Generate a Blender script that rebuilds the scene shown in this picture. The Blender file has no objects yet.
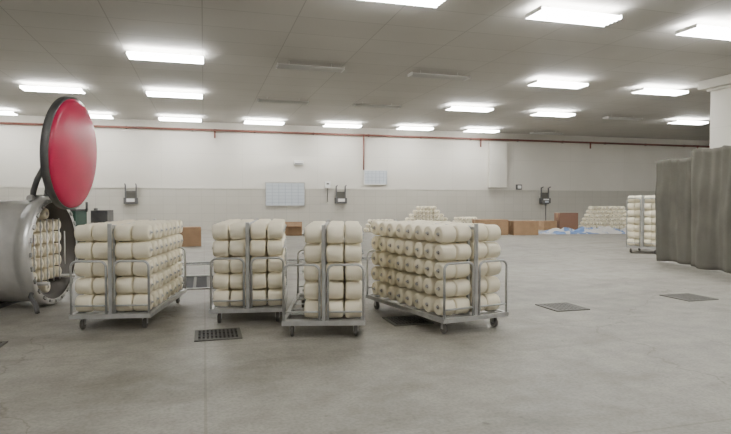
import bpy, math, random
from mathutils import Vector, Matrix, noise
random.seed(7)
scene = bpy.context.scene
PI = math.pi

# ---------------------------------------------------------------- materials
def mat(name, col, rough=0.6, metal=0.0, var=0.0, vscale=3.0, bump=0.0, bscale=40.0, emit=None, spec=0.5):
    m = bpy.data.materials.new(name); m.use_nodes = True
    nt = m.node_tree; N = nt.nodes; L = nt.links
    b = N['Principled BSDF']
    b.inputs['Base Color'].default_value = (*col, 1)
    b.inputs['Roughness'].default_value = rough
    b.inputs['Metallic'].default_value = metal
    b.inputs['Specular IOR Level'].default_value = spec
    tc = N.new('ShaderNodeTexCoord')
    if var > 0:
        n = N.new('ShaderNodeTexNoise'); n.inputs['Scale'].default_value = vscale
        n.inputs['Detail'].default_value = 5
        r = N.new('ShaderNodeValToRGB')
        r.color_ramp.elements[0].position = 0.3; r.color_ramp.elements[1].position = 0.7
        r.color_ramp.elements[0].color = (*[c*(1-var) for c in col], 1)
        r.color_ramp.elements[1].color = (*[min(1, c*(1+var)) for c in col], 1)
        L.new(tc.outputs['Object'], n.inputs['Vector']); L.new(n.outputs['Fac'], r.inputs['Fac'])
        L.new(r.outputs['Color'], b.inputs['Base Color'])
    if bump > 0:
        n2 = N.new('ShaderNodeTexNoise'); n2.inputs['Scale'].default_value = bscale
        L.new(tc.outputs['Object'], n2.inputs['Vector'])
        bp = N.new('ShaderNodeBump'); bp.inputs['Strength'].default_value = bump
        bp.inputs['Distance'].default_value = 0.01
        L.new(n2.outputs['Fac'], bp.inputs['Height']); L.new(bp.outputs['Normal'], b.inputs['Normal'])
    if emit:
        b.inputs['Emission Color'].default_value = (*emit[0], 1)
        b.inputs['Emission Strength'].default_value = emit[1]
    return m

def floor_material():
    m = bpy.data.materials.new('concrete_floor'); m.use_nodes = True
    nt = m.node_tree; N = nt.nodes; L = nt.links; b = N['Principled BSDF']
    tc = N.new('ShaderNodeTexCoord')
    def noise_ramp(scale, detail, rough, p0, c0, p1, c1, mapscale=None, dist=0.0):
        n = N.new('ShaderNodeTexNoise'); n.inputs['Scale'].default_value = scale; n.inputs['Detail'].default_value = detail
        n.inputs['Roughness'].default_value = rough; n.inputs['Distortion'].default_value = dist
        r = N.new('ShaderNodeValToRGB')
        r.color_ramp.elements[0].position = p0; r.color_ramp.elements[0].color = (*c0, 1)
        r.color_ramp.elements[1].position = p1; r.color_ramp.elements[1].color = (*c1, 1)
        if mapscale:
            mp = N.new('ShaderNodeMapping'); mp.inputs['Scale'].default_value = mapscale
            L.new(tc.outputs['Object'], mp.inputs['Vector']); L.new(mp.outputs[0], n.inputs['Vector'])
        else: L.new(tc.outputs['Object'], n.inputs['Vector'])
        L.new(n.outputs['Fac'], r.inputs['Fac'])
        return n, r
    n1, r1 = noise_ramp(0.45, 8, 0.6, 0.3, (0.248, 0.234, 0.200), 0.72, (0.352, 0.335, 0.292))
    n2, r2 = noise_ramp(3.2, 10, 0.7, 0.33, (0.72, 0.72, 0.72), 0.6, (1, 1, 1))
    n3, r3 = noise_ramp(38, 3, 0.5, 0.3, (0.80, 0.80, 0.80), 0.6, (1.06, 1.06, 1.06))
    n4, r4 = noise_ramp(0.9, 7, 0.65, 0.34, (0.76, 0.75, 0.73), 0.50, (1, 1, 1), (0.5, 1.3, 1), 0.6)
    n5, r5 = noise_ramp(7.0, 2, 0.5, 0.22, (0.60, 0.60, 0.58), 0.27, (1, 1, 1))
    br = N.new('ShaderNodeTexBrick'); br.offset = 0.0
    br.inputs['Color1'].default_value = (1, 1, 1, 1); br.inputs['Color2'].default_value = (0.95, 0.95, 0.95, 1)
    br.inputs['Mortar'].default_value = (0.80, 0.79, 0.77, 1)
    br.inputs['Scale'].default_value = 1; br.inputs['Mortar Size'].default_value = 0.011
    br.inputs['Brick Width'].default_value = 5.2; br.inputs['Row Height'].default_value = 2.95
    L.new(tc.outputs['Object'], br.inputs['Vector'])
    vo = N.new('ShaderNodeTexVoronoi'); vo.feature = 'DISTANCE_TO_EDGE'; vo.inputs['Scale'].default_value = 0.22
    nz = N.new('ShaderNodeTexNoise'); nz.inputs['Scale'].default_value = 1.3; nz.inputs['Detail'].default_value = 6
    vadd = N.new('ShaderNodeVectorMath'); vadd.operation = 'ADD'
    vsc = N.new('ShaderNodeVectorMath'); vsc.operation = 'SCALE'; vsc.inputs['Scale'].default_value = 1.2
    L.new(tc.outputs['Object'], nz.inputs['Vector']); L.new(nz.outputs['Color'], vsc.inputs[0])
    L.new(tc.outputs['Object'], vadd.inputs[0]); L.new(vsc.outputs[0], vadd.inputs[1]); L.new(vadd.outputs[0], vo.inputs['Vector'])
    rc = N.new('ShaderNodeValToRGB')
    rc.color_ramp.elements[0].position = 0.0; rc.color_ramp.elements[0].color = (0.66, 0.65, 0.62, 1)
    rc.color_ramp.elements[1].position = 0.0035; rc.color_ramp.elements[1].color = (1, 1, 1, 1)
    L.new(vo.outputs['Distance'], rc.inputs['Fac'])
    prev = r1.outputs['Color']
    for s in (r2, r3, r4, r5, br, rc):
        mx = N.new('ShaderNodeMix'); mx.data_type = 'RGBA'; mx.blend_type = 'MULTIPLY'; mx.inputs[0].default_value = 1
        L.new(prev, mx.inputs[6]); L.new(s.outputs['Color'], mx.inputs[7]); prev = mx.outputs[2]
    L.new(prev, b.inputs['Base Color'])
    rr = N.new('ShaderNodeMapRange'); rr.inputs['To Min'].default_value = 0.45; rr.inputs['To Max'].default_value = 0.7
    L.new(n1.outputs['Fac'], rr.inputs['Value']); L.new(rr.outputs['Result'], b.inputs['Roughness'])
    bp = N.new('ShaderNodeBump'); bp.inputs['Strength'].default_value = 0.12; bp.inputs['Distance'].default_value = 0.01
    L.new(n2.outputs['Fac'], bp.inputs['Height']); L.new(bp.outputs['Normal'], b.inputs['Normal'])
    return m

def panel_material(name, c1, c2, mortar, w, h, ms, rough, swap=False, bumpn=0.0):
    m = bpy.data.materials.new(name); m.use_nodes = True
    nt = m.node_tree; N = nt.nodes; L = nt.links; b = N['Principled BSDF']
    tc = N.new('ShaderNodeTexCoord')
    src = tc.outputs['Object']
    if swap:
        sp = N.new('ShaderNodeSeparateXYZ'); cb = N.new('ShaderNodeCombineXYZ')
        ad = N.new('ShaderNodeMath'); ad.operation = 'ADD'
        L.new(src, sp.inputs[0]); L.new(sp.outputs['X'], ad.inputs[0]); L.new(sp.outputs['Y'], ad.inputs[1])
        L.new(ad.outputs[0], cb.inputs['X']); L.new(sp.outputs['Z'], cb.inputs['Y']); src = cb.outputs[0]
    br = N.new('ShaderNodeTexBrick'); br.offset = 0
    br.inputs['Color1'].default_value = (*c1, 1); br.inputs['Color2'].default_value = (*c2, 1); br.inputs['Mortar'].default_value = (*mortar, 1)
    br.inputs['Scale'].default_value = 1; br.inputs['Mortar Size'].default_value = ms; br.inputs['Mortar Smooth'].default_value = 0.3
    br.inputs['Brick Width'].default_value = w; br.inputs['Row Height'].default_value = h
    n = N.new('ShaderNodeTexNoise'); n.inputs['Scale'].default_value = 0.35; n.inputs['Detail'].default_value = 6
    r = N.new('ShaderNodeValToRGB')
    r.color_ramp.elements[0].position = 0.3; r.color_ramp.elements[0].color = (0.9, 0.9, 0.89, 1)
    r.color_ramp.elements[1].position = 0.65; r.color_ramp.elements[1].color = (1, 1, 1, 1)
    mx = N.new('ShaderNodeMix'); mx.data_type = 'RGBA'; mx.blend_type = 'MULTIPLY'; mx.inputs[0].default_value = 1
    L.new(src, br.inputs['Vector']); L.new(tc.outputs['Object'], n.inputs['Vector']); L.new(n.outputs['Fac'], r.inputs['Fac'])
    L.new(br.outputs['Color'], mx.inputs[6]); L.new(r.outputs['Color'], mx.inputs[7]); L.new(mx.outputs[2], b.inputs['Base Color'])
    b.inputs['Roughness'].default_value = rough
    return m

M_floor = floor_material()
M_ceil = panel_material('ceiling_panels', (0.51, 0.495, 0.465), (0.54, 0.525, 0.495), (0.37, 0.36, 0.335), 1.93, 1.18, 0.013, 0.75)
M_wall = panel_material('painted_wall', (0.71, 0.685, 0.625), (0.725, 0.70, 0.64), (0.65, 0.625, 0.57), 3.85, 1.9, 0.012, 0.8, swap=True)
M_dado = panel_material('tiled_dado', (0.52, 0.50, 0.445), (0.54, 0.52, 0.465), (0.44, 0.425, 0.38), 0.6, 0.42, 0.010, 0.5, swap=True)
M_yarn = mat('cream_yarn', (0.93, 0.86, 0.685), 0.95, var=0.02, vscale=3, spec=0.05)
M_core = mat('package_tube_plastic', (0.78, 0.72, 0.60), 0.5)
M_bore_shade = mat('bore_shade', (0.20, 0.17, 0.13), 0.8)  # dark cap closing the tube end; shade of the hollow put into colour
M_steel = mat('worn_steel', (0.50, 0.50, 0.49), 0.42, 0.5, var=0.15, vscale=8)
M_stain = mat('stainless_steel', (0.76, 0.75, 0.73), 0.33, 0.55, var=0.12, vscale=4)
M_sdark = mat('dark_steel', (0.14, 0.14, 0.14), 0.5, 0.4, var=0.2, vscale=5)
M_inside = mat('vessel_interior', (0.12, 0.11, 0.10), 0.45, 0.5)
M_red = mat('red_lid_lining', (0.56, 0.018, 0.085), 0.27, var=0.06, vscale=2)
M_badge = mat('red_badge', (0.6, 0.03, 0.03), 0.4)
M_white = mat('white_enamel', (0.8, 0.8, 0.78), 0.5)
M_rubber = mat('caster_rubber', (0.14, 0.13, 0.12), 0.7)
M_pipe = mat('red_brown_pipe', (0.22, 0.09, 0.07), 0.5, var=0.1)
M_curt = mat('canvas_curtain', (0.172, 0.166, 0.142), 0.9, var=0.14, vscale=1.6, bump=0.3, bscale=60, spec=0.1)
M_card = mat('cardboard', (0.33, 0.21, 0.12), 0.85, var=0.12, vscale=4)
M_tape = mat('packing_tape', (0.45, 0.32, 0.18), 0.4)
M_green = mat('machine_green', (0.035, 0.09, 0.065), 0.5, var=0.15)
M_paper = mat('notice_paper', (0.56, 0.61, 0.66), 0.7)
M_line = mat('notice_lines', (0.38, 0.43, 0.50), 0.7)
M_iron = mat('cast_iron_grate', (0.075, 0.07, 0.065), 0.7, 0.3)
M_frame = mat('grate_frame', (0.13, 0.125, 0.11), 0.7, 0.2)
M_pit_shade = mat('pit_shade', (0.02, 0.02, 0.02), 0.9)  # near-black sheet laid on the floor; shade of the depth put into colour
M_tube = mat('lit_tube', (1, 1, 1), 0.5, emit=((1.0, 0.995, 0.968), 37))
M_off = mat('unlit_tube', (0.6, 0.6, 0.58), 0.4)
M_house = mat('fixture_housing', (0.8, 0.8, 0.78), 0.5)
M_brown = mat('brown_plastic', (0.22, 0.12, 0.08), 0.5)

# ---------------------------------------------------------------- mesh builder
class MB:
    def __init__(s): s.v=[]; s.f=[]; s.m=[]; s.sm=[]; s.mats=[]
    def mi(s, m):
        if m not in s.mats: s.mats.append(m)
        return s.mats.index(m)
    def face(s, idx, mi, sm=False): s.f.append(idx); s.m.append(mi); s.sm.append(sm)
    def box(s, c, size, m, M=None, ch=0.0):
        mi = s.mi(m); hx,hy,hz = size[0]/2,size[1]/2,size[2]/2; c=Vector(c); b=len(s.v)
        for dz in (-1,1):
            for dx,dy in ((-1,-1),(1,-1),(1,1),(-1,1)):
                p = c+Vector((dx*hx,dy*hy,dz*hz))
                s.v.append(M@p if M else p)
        for q in ((3,2,1,0),(4,5,6,7),(0,1,5,4),(1,2,6,5),(2,3,7,6),(3,0,4,7)):
            s.face([b+i for i in q], mi)
    def lathe(s, prof, M, m, seg=20, cap0=True, cap1=True, mats=None):
        b=len(s.v); n=len(prof); mi0=s.mi(m)
        for r,z in prof:
            for k in range(seg):
                a=2*PI*k/seg; s.v.append(M@Vector((r*math.cos(a), r*math.sin(a), z)))
        for i in range(n-1):
            mi = s.mi(mats[i]) if mats and mats[i] else mi0
            for k in range(seg):
                k2=(k+1)%seg
                s.face([b+i*seg+k, b+i*seg+k2, b+(i+1)*seg+k2, b+(i+1)*seg+k], mi, True)
        c0 = s.mi(mats[-2]) if mats and len(mats)>n-1 else mi0
        c1 = s.mi(mats[-1]) if mats and len(mats)>n-1 else mi0
        if cap0: s.face([b+k for k in range(seg)][::-1], c0)
        if cap1: s.face([b+(n-1)*seg+k for k in range(seg)], c1)
    def tube(s, p0, p1, r, m, seg=10):
        p0=Vector(p0); p1=Vector(p1); d=p1-p0
        q=d.to_track_quat('Z','Y').to_matrix().to_4x4()
        s.lathe([(r,0),(r,d.length)], Matrix.Translation(p0)@q, m, seg)
    def path(s, pts, r, m, seg=10):
        pts=[Vector(p) for p in pts]; mi=s.mi(m); b=len(s.v); n=len(pts)
        t0=(pts[1]-pts[0]).normalized(); up=t0.orthogonal().normalized()
        for i,p in enumerate(pts):
            t=(pts[min(i+1,n-1)]-pts[max(i-1,0)]).normalized()
            up=(up-t*up.dot(t)).normalized(); sd=t.cross(up)
            for k in range(seg):
                a=2*PI*k/seg; s.v.append(p+up*(r*math.cos(a))+sd*(r*math.sin(a)))
        for i in range(n-1):
            for k in range(seg):
                k2=(k+1)%seg; s.face([b+i*seg+k,b+i*seg+k2,b+(i+1)*seg+k2,b+(i+1)*seg+k],mi,True)
        s.face([b+k for k in range(seg)][::-1],mi); s.face([b+(n-1)*seg+k for k in range(seg)],mi)
    def obj(s, name, parent=None, loc=(0,0,0), rot=(0,0,0), bevel=0.0):
        me=bpy.data.meshes.new(name); me.from_pydata([tuple(v) for v in s.v],[],s.f)
        for m in s.mats: me.materials.append(m)
        me.polygons.foreach_set('material_index', s.m); me.polygons.foreach_set('use_smooth', s.sm)
        me.update()
        o=bpy.data.objects.new(name, me); scene.collection.objects.link(o)
        o.location=loc; o.rotation_euler=rot
        if parent: o.parent=parent
        if bevel>0:
            bv=o.modifiers.new('bevel','BEVEL'); bv.width=bevel; bv.segments=2; bv.limit_method='ANGLE'
        return o

def empty(name, loc=(0,0,0), rot=(0,0,0)):
    e=bpy.data.objects.new(name,None); scene.collection.objects.link(e); e.location=loc; e.rotation_euler=rot; e.empty_display_size=0.2
    return e

PL=0.190; PR=0.102
def package(mb, centre, axis, R=PR, Ln=PL, jit=0.0, seg=20):
    """one wound yarn cone: slightly tapered, flat ends with small shoulders, plastic tube showing at both ends"""
    ax=Vector(axis).normalized()
    if jit: ax=(ax+Vector((random.uniform(-jit,jit),random.uniform(-jit,jit),random.uniform(-jit,jit)))).normalized()
    q=ax.to_track_quat('Z','Y').to_matrix().to_4x4()
    M=Matrix.Translation(Vector(centre))@q
    h=Ln/2; a=R*random.uniform(0.96,1.0)
    prof=[(0.020,-h+0.004),(0.028,-h-0.004),(0.031,-h+0.008),(a*0.76,-h+0.002),(a*0.89,-h+0.005),(a*0.965,-h+0.017),(a,-h+0.038),
          (a*0.965,h-0.036),(a*0.925,h-0.016),(a*0.85,h-0.005),(a*0.72,h-0.002),(0.031,h-0.008),(0.028,h+0.004),(0.020,h-0.004)]
    ms=[M_core,M_core]+[None]*9+[M_core,M_core]+[M_bore_shade,M_bore_shade]
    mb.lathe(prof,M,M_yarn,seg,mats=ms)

# ---------------------------------------------------------------- room shell
W=28.9; CEIL=5.35; XL,XR,YF=-14.0,40.0,-14.0
DADO=2.09
b=MB(); b.box(((XL+XR)/2,(YF+W)/2,-0.1),(XR-XL,W-YF,0.2),M_floor); b.obj('floor')
b=MB(); b.box(((XL+XR)/2,(YF+W)/2,CEIL+0.1),(XR-XL,W-YF,0.2),M_ceil); b.obj('ceiling')
def wall(name,c,size):
    b=MB(); cx,cy=c; sx,sy=size
    b.box((cx,cy,DADO/2),(sx,sy,DADO),M_dado); b.box((cx,cy,(DADO+CEIL)/2),(sx-0.02 if sx<1 else sx,sy-0.02 if sy<1 else sy,CEIL-DADO),M_wall)
    return b.obj(name)
wall('wall_back',((XL+XR)/2,W+0.1),(XR-XL,0.2))
wall('wall_left',(XL-0.1,(YF+W)/2),(0.2,W-YF))
wall('wall_right',(XR+0.1,(YF+W)/2),(0.2,W-YF))
wall('wall_front',((XL+XR)/2,YF-0.1),(XR-XL,0.2))
b=MB(); b.box(((XL+XR)/2,W-0.012,DADO),(XR-XL,0.024,0.05),M_wall); b.obj('trim_1')

b=MB()
b.box((0,0,2.55),(0.85,0.85,5.1),M_wall); b.box((0,0,5.2),(1.35,1.35,0.28),M_wall); b.box((0,0,5.02),(1.0,1.0,0.08),M_wall)
b.obj('column',loc=(16.1,13.9,0),bevel=0.015)
b=MB(); b.box((0,0,0),(1.05,0.26,2.55),M_wall); b.box((0,0,-1.26),(1.12,0.27,0.06),M_wall); b.box((0,0,1.26),(1.12,0.27,0.05),M_wall); b.obj('wall_duct',loc=(16.15,W-0.16,3.5),bevel=0.01)

# ---------------------------------------------------------------- ceiling lights
def light(x,y,on=True):
    b=MB(); t=M_tube if on else M_off
    hw=0.24 if on else 0.15  # lit ones widened, with extra tubes, to stand in for glow around the lamps
    for sx in (-0.6,0.6): b.tube((sx,0,0.0),(sx,0,0.095),0.008,M_house,6)
    b.box((0,0,-0.012),(1.86,0.10,0.024),M_house)
    b.box((-0.93,0,-0.05),(0.02,2*hw+0.08,0.08),M_house); b.box((0.93,0,-0.05),(0.02,2*hw+0.08,0.08),M_house)
    k=5 if on else 3
    for i in range(k):
        dy=-hw+2*hw*i/(k-1)
        b.tube((-0.92,dy,-0.065),(0.92,dy,-0.065),0.042 if on else 0.03,t,8)
    b.obj('fluorescent_light',loc=(x,y,CEIL-0.10))
lit=[(7.2,9.8),(11.0,9.85),(11.6,8.95),(3.35,9.7),(-0.9,15.5),(10.9,15.6),(15.0,15.7),(-4.8,21.0),(-0.94,20.9),(10.4,20.8),(14.5,21.1),(22.2,21.5),
     (-8.6,27.2),(-4.8,27.2),(-1.0,27.2),(2.8,27.2),(6.65,27.2),(10.5,27.2),(14.3,27.2),(26,16),(30,22),(19,10),(26.5,10),(-9,15.9),(-9,21.5),
     (-5,4),(3,4),(11,4),(19,4),(-5,-2),(3,-2),(11,-2),(3,-8),(12,-8)]  # unseen fixtures overhead and behind the camera, continuing the grid, added for fill
for p in lit: light(*p)
for p in [(2.9,15.6),(6.8,15.6),(2.9,21.2),(6.6,21.2),(18.3,21.3),(18.3,27.2)]: light(*p,on=False)

# ---------------------------------------------------------------- wall pipe
b=MB(); PZ=4.95; PY=W-0.14
b.tube((XL+0.1,PY,PZ),(XR-0.1,PY,PZ),0.055,M_pipe)
for x,z1 in ((-6.0,4.7),(0.55,4.55),(8.2,3.1),(15.1,4.5),(22.4,4.6),(30.5,4.5)):
    b.tube((x,PY,PZ),(x,PY,z1),0.045,M_pipe); b.lathe([(0.09,-0.05),(0.09,0.05)],Matrix.Translation((x,PY,PZ)),M_pipe,12)
for i in range(18):
    x=XL+1.5+i*3; b.box((x,W-0.07,PZ),(0.05,0.12,0.14),M_sdark)
b.obj('sprinkler_pipe')

# ---------------------------------------------------------------- yarn carts
def arc_hoop(x0,x1,y,z0,z1,r=0.07):
    pts=[(x0,y,z0)]
    for k in range(7):
        a=PI-k*PI/12; pts.append((x0+r+r*math.cos(a),y,z1-r+r*math.sin(a)))
    for k in range(7):
        a=PI/2-k*PI/12; pts.append((x1-r+r*math.cos(a),y,z1-r+r*math.sin(a)))
    pts.append((x1,y,z0)); return pts
def cart(loc,rotz,cols=8,levels=5,length=1.85,width=0.9,per=(2,2),hoop=0.80,jit=0.05,missing=()):
    e=empty('yarn_cart',(loc[0],loc[1],0),(0,0,math.radians(rotz)))
    hl=length/2; hw=width/2; b=MB(); dz=0.17
    for sx in (-1,1): b.box((sx*(hw-0.02),0,dz),(0.04,length,0.05),M_steel)
    for sy in (-1,1): b.box((0,sy*(hl-0.02),dz),(width-0.08,0.04,0.05),M_steel)
    b.box((0,0,dz-0.005),(0.06,length-0.08,0.04),M_steel)
    ns=max(3,int(length/0.3))
    for i in range(ns):
        y=-hl+0.12+i*(length-0.24)/(ns-1); b.box((0,y,dz+0.012),(width-0.08,0.035,0.012),M_steel)
    pitch=(length-0.34)/(cols-1) if cols>1 else 0
    top=0.30+0.205*(levels-1)+0.070
    for i in range(cols):
        y=-(length-0.34)/2+i*pitch
        b.box((0,y,(dz+top)/2),(0.028,0.028,top-dz),M_steel)
        for l in range(levels): b.tube((-per[0]*0.2-0.04,y,0.30+0.205*l),(per[1]*0.2+0.04,y,0.30+0.205*l),0.011,M_steel,8)
    b.box((0,0,top),(0.035,length-0.3,0.03),M_steel)
    for sy in (-1,1):
        b.box((0,sy*(hl-0.03),(dz+top)/2+0.02),(0.04,0.03,top-dz+0.04),M_steel)
        b.box((0,sy*(hl-0.10),top-0.01),(0.03,0.14,0.03),M_steel)
        for s in (-1,1):
            x0,x1=(0.045,hw-0.02) if s>0 else (-hw+0.02,-0.045)
            b.path(arc_hoop(x0,x1,sy*(hl-0.02),dz,hoop),0.014,M_steel,8)
            b.tube((x0,sy*(hl-0.02),dz+0.12),(x1,sy*(hl-0.02),dz+0.12),0.010,M_steel,8)
    b.obj('steel_frame',e)
    w=MB()
    for sx in (-1,1):
        for sy in (-1,1):
            x,y=sx*(hw-0.10),sy*(hl-0.14)
            w.box((x,y,dz-0.03),(0.09,0.09,0.012),M_steel)
            for d in (-1,1): w.box((x+d*0.025,y,0.10),(0.005,0.04,0.09),M_steel)
            w.lathe([(0.052,-0.018),(0.06,-0.012),(0.06,0.012),(0.052,0.018)],Matrix.Translation((x,y,0.06))@Matrix.Rotation(PI/2,4,'Y'),M_rubber,16)
    w.obj('casters',e)
    p=MB()
    for i in range(cols):
        y=-(length-0.34)/2+i*pitch
        for l in range(levels):
            z=0.30+0.205*l
            for s in (-1,1):
                for k in range(per[0] if s<0 else per[1]):
                    if (i,l,s,k) in missing: continue
                    x=s*(0.028+PL/2+k*(PL+0.012))
                    package(p,(x+random.uniform(-.006,.006),y+random.uniform(-.008,.008),z+random.uniform(-.006,.0)),(s,0,0),jit=jit)
    p.obj('yarn_packages',e)
    return e
cart((-0.866,7.83),-11)
cart((0.64,7.74),-9)
cart((1.455,6.787),-14.1,per=(1,2))
cart((2.775,6.60),11.4,width=0.92)
cart((12.2,13.15),-60,cols=4,levels=7,length=1.0,width=0.85,hoop=1.55)

# ---------------------------------------------------------------- dyeing vessel
ve=empty('yarn_dyeing_vessel',(-2.05,8.93,0),(0,0,math.radians(-11)))
VC=0.78
A=Matrix.Translation((0,0,VC))@Matrix.Rotation(PI/2,4,'Y')   # local Z -> +X
b=MB()
prof=[(0.03,-4.45),(0.3,-4.41),(0.52,-4.30),(0.66,-4.12),(0.715,-3.9),(0.715,-2.62),(0.73,-2.62),(0.73,-2.56),(0.715,-2.56),(0.715,-1.22),(0.728,-1.22),(0.728,-1.17),(0.715,-1.17),(0.715,-0.26),(0.735,-0.22),(0.735,-0.16),(0.77,-0.16),(0.77,-0.02),(0.757,0.0),(0.69,0.0)]
b.lathe(prof,A,M_stain,64,cap1=False)
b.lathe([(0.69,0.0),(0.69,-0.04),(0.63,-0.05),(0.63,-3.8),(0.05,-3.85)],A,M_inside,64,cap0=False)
b.obj('vessel_shell',ve)
b=MB()
for k in range(24):
    a=2*PI*k/24
    T=Matrix.Translation((0.0,0,VC))@Matrix.Rotation(a,4,'X')
    b.box((0.008,0,0.722),(0.03,0.06,0.035),M_steel,T)
b.obj('locking_teeth',ve)
b=MB()
for x in (-3.6,-2.2,-0.75):
    b.box((x,0,0.03),(0.25,1.2,0.06),M_sdark)
    for s in (-1,1): b.box((x,s*0.5,0.17),(0.2,0.12,0.3),M_sdark)
b.obj('saddles',ve)
b=MB()
an=math.radians(22); n=Vector((0,-math.cos(an),math.sin(an))); c=Vector((-0.60,0,VC))+n*0.713
Q=Matrix.Translation(c)@n.to_track_quat('Z','Y').to_matrix().to_4x4()
b.lathe([(0.15,-0.02),(0.15,0.014),(0.12,0.018)],Q,M_badge,28)
b.lathe([(0.08,0.016),(0.08,0.022)],Q,M_sdark,24)
b.obj('badge',ve)
p=MB()
for iy in range(-3,4):
    for iz in range(-3,4):
        y,z=iy*0.185,iz*0.175
        if math.hypot(y,z)<0.54:
            for k in range(2): package(p,(-0.20-0.21*k,y,VC+z),(1,0,0),R=0.086)
p.obj('yarn_load',ve)
b=MB()
for iy in range(-3,3):
    zz=0.45 if -3<iy<2 else 0.25
    b.tube((-0.07,iy*0.185+0.0925,VC-zz),(-0.07,iy*0.185+0.0925,VC+zz),0.010,M_stain,8)
b.tube((-0.6,0.42,0.36),(0.1,0.42,0.36),0.025,M_stain); b.tube((-0.6,-0.42,0.36),(0.1,-0.42,0.36),0.025,M_stain)
b.obj('carrier',ve)
LM=Matrix.Translation((0.27,0,2.16))@Matrix.Rotation(math.radians(3),4,'Y')@Matrix.Rotation(PI/2,4,'Y')
b=MB()
b.lathe([(0.04,-0.26),(0.3,-0.245),(0.55,-0.19),(0.70,-0.12),(0.74,-0.09),(0.80,-0.09),(0.80,0.0),(0.785,0.012),(0.775,-0.0)],LM,M_sdark,64,cap1=False)
b.lathe([(0.776,0.0),(0.765,0.03),(0.72,0.055),(0.6,0.08),(0.45,0.10),(0.3,0.112),(0.15,0.12),(0.02,0.123)],LM,M_red,64,cap0=False)
b.obj('lid',ve)
b=MB()
for s in (-0.2,0.2):
    b.path([(-0.20,s,VC+0.70),(-0.19,s,VC+0.85),(-0.14,s,VC+1.0),(-0.06,s,VC+1.15),(0.02,s,VC+1.25)],0.04,M_sdark,10)
b.tube((-0.20,-0.30,VC+0.75),(-0.20,0.30,VC+0.75),0.045,M_stain)
b.obj('lid_hinge',ve)
b=MB()
b.path([(-0.08,-0.5,0.28),(-0.05,-0.62,0.22),(0.05,-0.70,0.12),(0.10,-0.76,0.03)],0.03,M_sdark,8)
b.obj('drain_hose',ve)

# green pump set behind the vessel
e=empty('pump_unit',(-2.95,15.2,0),(0,0,math.radians(-12)))
b=MB(); b.box((0,0,0.08),(1.7,0.8,0.16),M_sdark); b.box((-0.35,0,0.70),(0.8,0.65,1.08),M_green); b.box((-0.35,0,1.26),(0.86,0.7,0.05),M_sdark)
b.lathe([(0.15,-0.45),(0.24,-0.40),(0.24,0.3),(0.18,0.36)],Matrix.Translation((0.55,0,0.62))@Matrix.Rotation(PI/2,4,'Y'),M_green,20)
b.box((0.5,0,0.28),(0.4,0.35,0.3),M_green); b.tube((0.4,0,0.8),(0.4,0,1.30),0.05,M_sdark); b.tube((0.1,0.2,1.2),(0.1,0.2,1.45),0.03,M_sdark)
b.box((0.55,0,1.10),(0.4,0.4,0.3),M_sdark)
b.obj('pump_body',e,bevel=0.01)

# ---------------------------------------------------------------- floor grates
def grate(x,y,s,slots=True):
    b=MB(); z=0.006
    b.box((0,0,0.001),(s-0.04,s-0.04,0.002),M_pit_shade)
    for sx,sy,wx,wy in ((0,1,s,0.04),(0,-1,s,0.04),(1,0,0.04,s-0.04),(-1,0,0.04,s-0.04)):
        b.box((sx*(s/2-0.02),sy*(s/2-0.02),z),(wx,wy,0.012),M_frame)
    if slots:
        for i in range(9):
            xx=-s/2+0.075+i*(s-0.15)/8; b.box((xx,0,z),(0.022,s-0.08,0.011),M_iron)
        for yy in (-s/6,s/6): b.box((0,yy,z),(s-0.08,0.02,0.010),M_iron)
    else:
        b.box((0,0,z-0.001),(s-0.09,s-0.09,0.010),M_frame)
        for i in range(6): b.box((-s/2+0.11+i*(s-0.22)/5,0,z+0.005),(0.012,s-0.12,0.004),M_iron)
    b.obj('drain_grate',loc=(x,y,0))
grate(0.14,6.40,0.50); grate(-2.25,6.45,0.5); grate(2.42,6.50,0.5); grate(4.80,6.72,0.52,False); grate(7.15,6.86,0.56,False)
def trench(x,y,lx,ly,rz=0):
    b=MB(); b.box((0,0,0.002),(lx,ly,0.004),M_pit_shade)
    for s in (-1,1): b.box((0,s*(ly/2-0.03),0.012),(lx,0.05,0.024),M_steel)
    n=int(lx/0.22)
    for i in range(n): b.box((-lx/2+0.1+i*(lx-0.2)/(n-1),0,0.008),(0.05,ly-0.1,0.010),M_frame)
    b.obj('trench_cover',loc=(x,y,0),rot=(0,0,rz))
trench(1.6,13.7,8.0,0.5); trench(-0.05,10.6,0.9,1.7)

# ---------------------------------------------------------------- package piles
def pile(loc,n,levels,rows,rz=0,step=2):
    p=MB(); pit=0.206
    for r in range(rows):
        for l in range(levels):
            k=n-l*step
            if k<1: break
            for i in range(k):
                package(p,((i-(k-1)/2)*pit+random.uniform(-.008,.008), r*0.205+random.uniform(-.02,.02), PR+l*0.196),(0,-1,0),jit=0.03,seg=14)
    p.obj('yarn_package_pile',loc=(loc[0],loc[1],0),rot=(0,0,rz))
pile((11.2,27.2),15,6,2,0,2)
pile((8.0,25.0),8,3,2,0,1)
pile((13.6,27.5),8,3,2,0,1)
pile((20.1,24.4),14,6,2,math.radians(-12),1)
pile((22.4,26.4),10,4,2,0,1)

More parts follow.
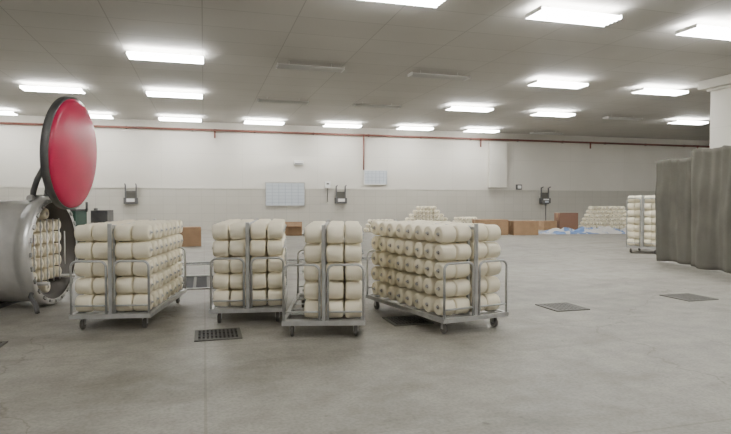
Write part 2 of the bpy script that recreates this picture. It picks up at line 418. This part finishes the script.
# ---------------------------------------------------------------- cartons
def carton(x,y,sx,sy,sz,rz=0,open_=False,m=M_card,z=0):
    b=MB(); t=0.012
    b.box((0,0,t/2),(sx,sy,t),m)
    for s in (-1,1):
        b.box((s*(sx/2-t/2),0,sz/2),(t,sy,sz),m); b.box((0,s*(sy/2-t/2),sz/2),(sx-2*t,t,sz),m)
    if open_:
        for s in (-1,1):
            Mx=Matrix.Translation((0,s*sy/2,sz))@Matrix.Rotation(s*math.radians(-35),4,'X')
            b.box((0,s*sy*0.2,0.0),(sx-0.03,sy*0.4,0.01),m,Mx)
        b.box((0,0,sz*0.75),(sx-0.05,sy-0.05,0.02),M_yarn)
    else:
        b.box((0,sy*0.25,sz-t/2),(sx-2*t,sy*0.49,t),m); b.box((0,-sy*0.25,sz-t/2),(sx-2*t,sy*0.49,t),m)
        b.box((0,0,sz+0.001),(sx,0.07,0.004),M_tape)
        for s in (-1,1): b.box((s*(sx/2+0.001),0,sz-0.12),(0.004,0.07,0.24),M_tape)
    b.obj('cardboard_box',loc=(x,y,z),rot=(0,0,rz))
carton(11.9,21.8,1.35,0.8,0.66,-0.15); carton(13.25,21.4,1.1,0.8,0.60,-0.15)
carton(-0.43,19.2,0.62,0.6,0.62,0.1); carton(3.6,23.9,0.9,0.7,0.55,-0.2,True)
carton(2.3,24.6,0.7,0.6,0.5,0.1); carton(9.6,24.0,0.9,0.6,0.55,-0.3); carton(17.75,24.6,0.95,0.7,0.85,-0.2,False,M_brown)
carton(16.6,24.6,0.8,0.6,0.45,0.1)

# ---------------------------------------------------------------- blue tarpaulin with crumpled bags
def tarp():
    m=bpy.data.materials.new('blue_white_sheeting'); m.use_nodes=True
    N=m.node_tree.nodes; L=m.node_tree.links; bs=N['Principled BSDF']
    tc=N.new('ShaderNodeTexCoord'); n=N.new('ShaderNodeTexNoise'); n.inputs['Scale'].default_value=1.6; n.inputs['Detail'].default_value=3
    r=N.new('ShaderNodeValToRGB'); r.color_ramp.interpolation='CONSTANT'
    r.color_ramp.elements[0].color=(0.11,0.19,0.38,1); r.color_ramp.elements[1].position=0.50; r.color_ramp.elements[1].color=(0.50,0.49,0.46,1)
    L.new(tc.outputs['Object'],n.inputs['Vector']); L.new(n.outputs['Fac'],r.inputs['Fac']); L.new(r.outputs['Color'],bs.inputs['Base Color'])
    bs.inputs['Roughness'].default_value=0.5
    b=MB(); nx,ny=80,28; sx,sy=4.4,1.6; mi=b.mi(m)
    for j in range(ny+1):
        for i in range(nx+1):
            u,v=i/nx,j/ny; x=(u-0.5)*sx; y=(v-0.5)*sy
            edge=min(1,min(u,1-u)*9)*min(1,min(v,1-v)*4)
            h=0.05+abs(noise.noise(Vector((x*1.6,y*1.9,0))))*0.36+abs(noise.noise(Vector((x*4.5,y*5,3))))*0.12
            wob=0.12*noise.noise(Vector((x*1.5,y*1.5,8)))
            b.v.append(Vector((x+wob,y+wob,0.006+edge*h)))
    for j in range(ny):
        for i in range(nx):
            a=j*(nx+1)+i; b.face([a,a+1,a+nx+2,a+nx+1],mi,True)
    b.obj('blue_tarpaulin',loc=(16.7,21.6,0),rot=(0,0,math.radians(-10)))
tarp()

# ---------------------------------------------------------------- curtain
def curtain(name,y0,y1,z0,z1,ph,x0=10.45,lean=0.0):
    b=MB(); mi=b.mi(M_curt); n=int(abs(y1-y0)*46); nz=26; th=0.012
    def off(t,zf):
        k=1-zf
        return (0.050*math.sin(t*9.5+ph+0.5*math.sin(zf*3+ph))*(0.35+0.65*k)+0.024*math.sin(t*27+ph*2+zf*2)*(0.4+0.6*zf)
                +0.12*noise.noise(Vector((t*1.1,zf*1.3,ph)))+0.06*noise.noise(Vector((t*3.0,zf*3.4,ph+5))))
    for side in (0,1):
        for j in range(nz+1):
            zf=j/nz
            for i in range(n+1):
                t=y0+(y1-y0)*i/n
                sag=0.035*abs(math.sin(t*5+ph))
                zz=z0+(z1-sag-z0)*zf
                if j==0: zz+=0.012*(1+math.sin(t*9+ph))
                b.v.append(Vector((x0+off(t,zf)+side*th,t,zz)))
    S=(nz+1)*(n+1)
    for j in range(nz):
        for i in range(n):
            a=j*(n+1)+i; q=[a,a+1,a+n+2,a+n+1]
            b.face(q,mi,True); b.face([k+S for k in q][::-1],mi,True)
    for i in range(n):
        a=i; b.face([a+1,a,a+S,a+1+S],mi); a=nz*(n+1)+i; b.face([a,a+1,a+1+S,a+S],mi)
    for i in (0,n):
        for j in range(nz):
            a=j*(n+1)+i; b.face([a,a+n+1,a+n+1+S,a+S],mi)
    return b.obj(name)
ce=empty('canvas_curtain')
for nm,a in (('curtain_panel_1',(9.72,11.0,0.03,2.47,0.4,10.50)),('curtain_panel_2',(7.7,9.84,0.02,2.62,2.1,10.24)),('curtain_panel_3',(5.4,7.74,0.02,2.60,4.0,10.48))):
    o=curtain(nm,*a); o.parent=ce
b=MB()
b.tube((10.68,5.3,2.43),(10.68,11.05,2.43),0.02,M_steel)
for y in (5.35,8.2,11.0): b.tube((10.72,y,0.0),(10.72,y,2.45),0.022,M_steel); b.lathe([(0.09,0),(0.09,0.012)],Matrix.Translation((10.72,y,0)),M_steel,16)
for y in (5.35,11.0): b.tube((10.72,y,2.41),(12.8,y,2.41),0.02,M_steel); b.tube((12.8,y,0),(12.8,y,2.43),0.022,M_steel)
o=b.obj('curtain_frame'); o.parent=ce

# ---------------------------------------------------------------- wall-mounted things
def board(name,x,z,w,h,lines,fr=M_steel):
    b=MB(); b.box((0,0,0),(w,0.03,h),M_paper)
    for s in (-1,1):
        b.box((s*w/2,-0.008,0),(0.04,0.05,h+0.04),fr); b.box((0,-0.008,s*h/2),(w,0.05,0.04),fr)
    for i in range(1,lines): b.box((0,-0.018,-h/2+i*h/lines),(w-0.1,0.006,0.02),M_line)
    for i in range(1,6): b.box((-w/2+i*w/6,-0.019,0),(0.025,0.006,h-0.1),M_line)
    b.obj(name,loc=(x,W-0.045,z))
board('notice_board',4.03,1.80,2.0,1.18,7)
board('notice_board',8.9,2.72,1.3,0.75,4,M_white)
b=MB(); b.box((0,0,0),(0.5,0.16,0.22),M_white); b.box((0,-0.09,-0.05),(0.4,0.02,0.04),M_sdark); b.obj('wall_white_box',loc=(4.72,W-0.09,3.42),bevel=0.02)  # plain white box on the wall, not a lamp
def wall_box(x):  # switch box on a bracket with two uprights; gives no light
    b=MB()
    b.box((0,-0.12,-0.28),(0.62,0.24,0.30),M_sdark); b.box((0,-0.25,-0.25),(0.36,0.03,0.16),M_white)
    for s in (-1,1):
        b.box((s*0.24,-0.10,0.18),(0.06,0.06,0.62),M_sdark); b.tube((s*0.24,-0.13,0.48),(s*0.24,-0.30,0.52),0.03,M_sdark)
    b.box((0,-0.03,0.0),(0.5,0.04,0.4),M_frame)
    b.obj('wall_control_box',loc=(x,W-0.02,1.74))
for x in (-3.34,6.95,19.3): wall_box(x)
b=MB(); b.box((0,0,0),(0.28,0.12,0.34),M_white); b.box((0,-0.065,0.05),(0.14,0.02,0.08),M_sdark); b.tube((0,0,-0.17),(0,0,-0.9),0.02,M_sdark); b.obj('wall_telephone',loc=(6.25,W-0.08,2.3))
b=MB(); b.box((0,0,0),(0.34,0.12,0.3),M_sdark); b.box((0,-0.065,0),(0.24,0.02,0.18),M_white); b.obj('switch_panel',loc=(17.6,W-0.07,2.25),bevel=0.01)
e=empty('platform_scale',(18.9,27.6,0),(0,0,0.1))
b=MB(); b.box((0,0,0.08),(0.7,0.9,0.06),M_steel)
for sx in (-1,1):
    for sy in (-1,1): b.tube((sx*.28,sy*.38,0),(sx*.28,sy*.38,0.06),0.03,M_sdark)
b.tube((0,0.42,0.08),(0,0.42,1.3),0.03,M_sdark); b.box((0,0.40,1.38),(0.36,0.12,0.22),M_sdark); b.box((0,0.335,1.40),(0.26,0.012,0.1),M_paper)
b.obj('scale_body',e,bevel=0.006)

# ---------------------------------------------------------------- world + camera
w=bpy.data.worlds.new('world'); scene.world=w; w.use_nodes=True
w.node_tree.nodes['Background'].inputs[0].default_value=(0.5,0.55,0.6,1); w.node_tree.nodes['Background'].inputs[1].default_value=0.3
cd=bpy.data.cameras.new('camera'); cam=bpy.data.objects.new('camera',cd); scene.collection.objects.link(cam)
cd.sensor_width=36; cd.lens=560/731*36; cd.clip_end=200; cd.clip_start=0.05
cam.location=(0,0,1.5); cam.rotation_euler=(math.radians(90-1.74),0,math.radians(-16.1))
scene.camera=cam
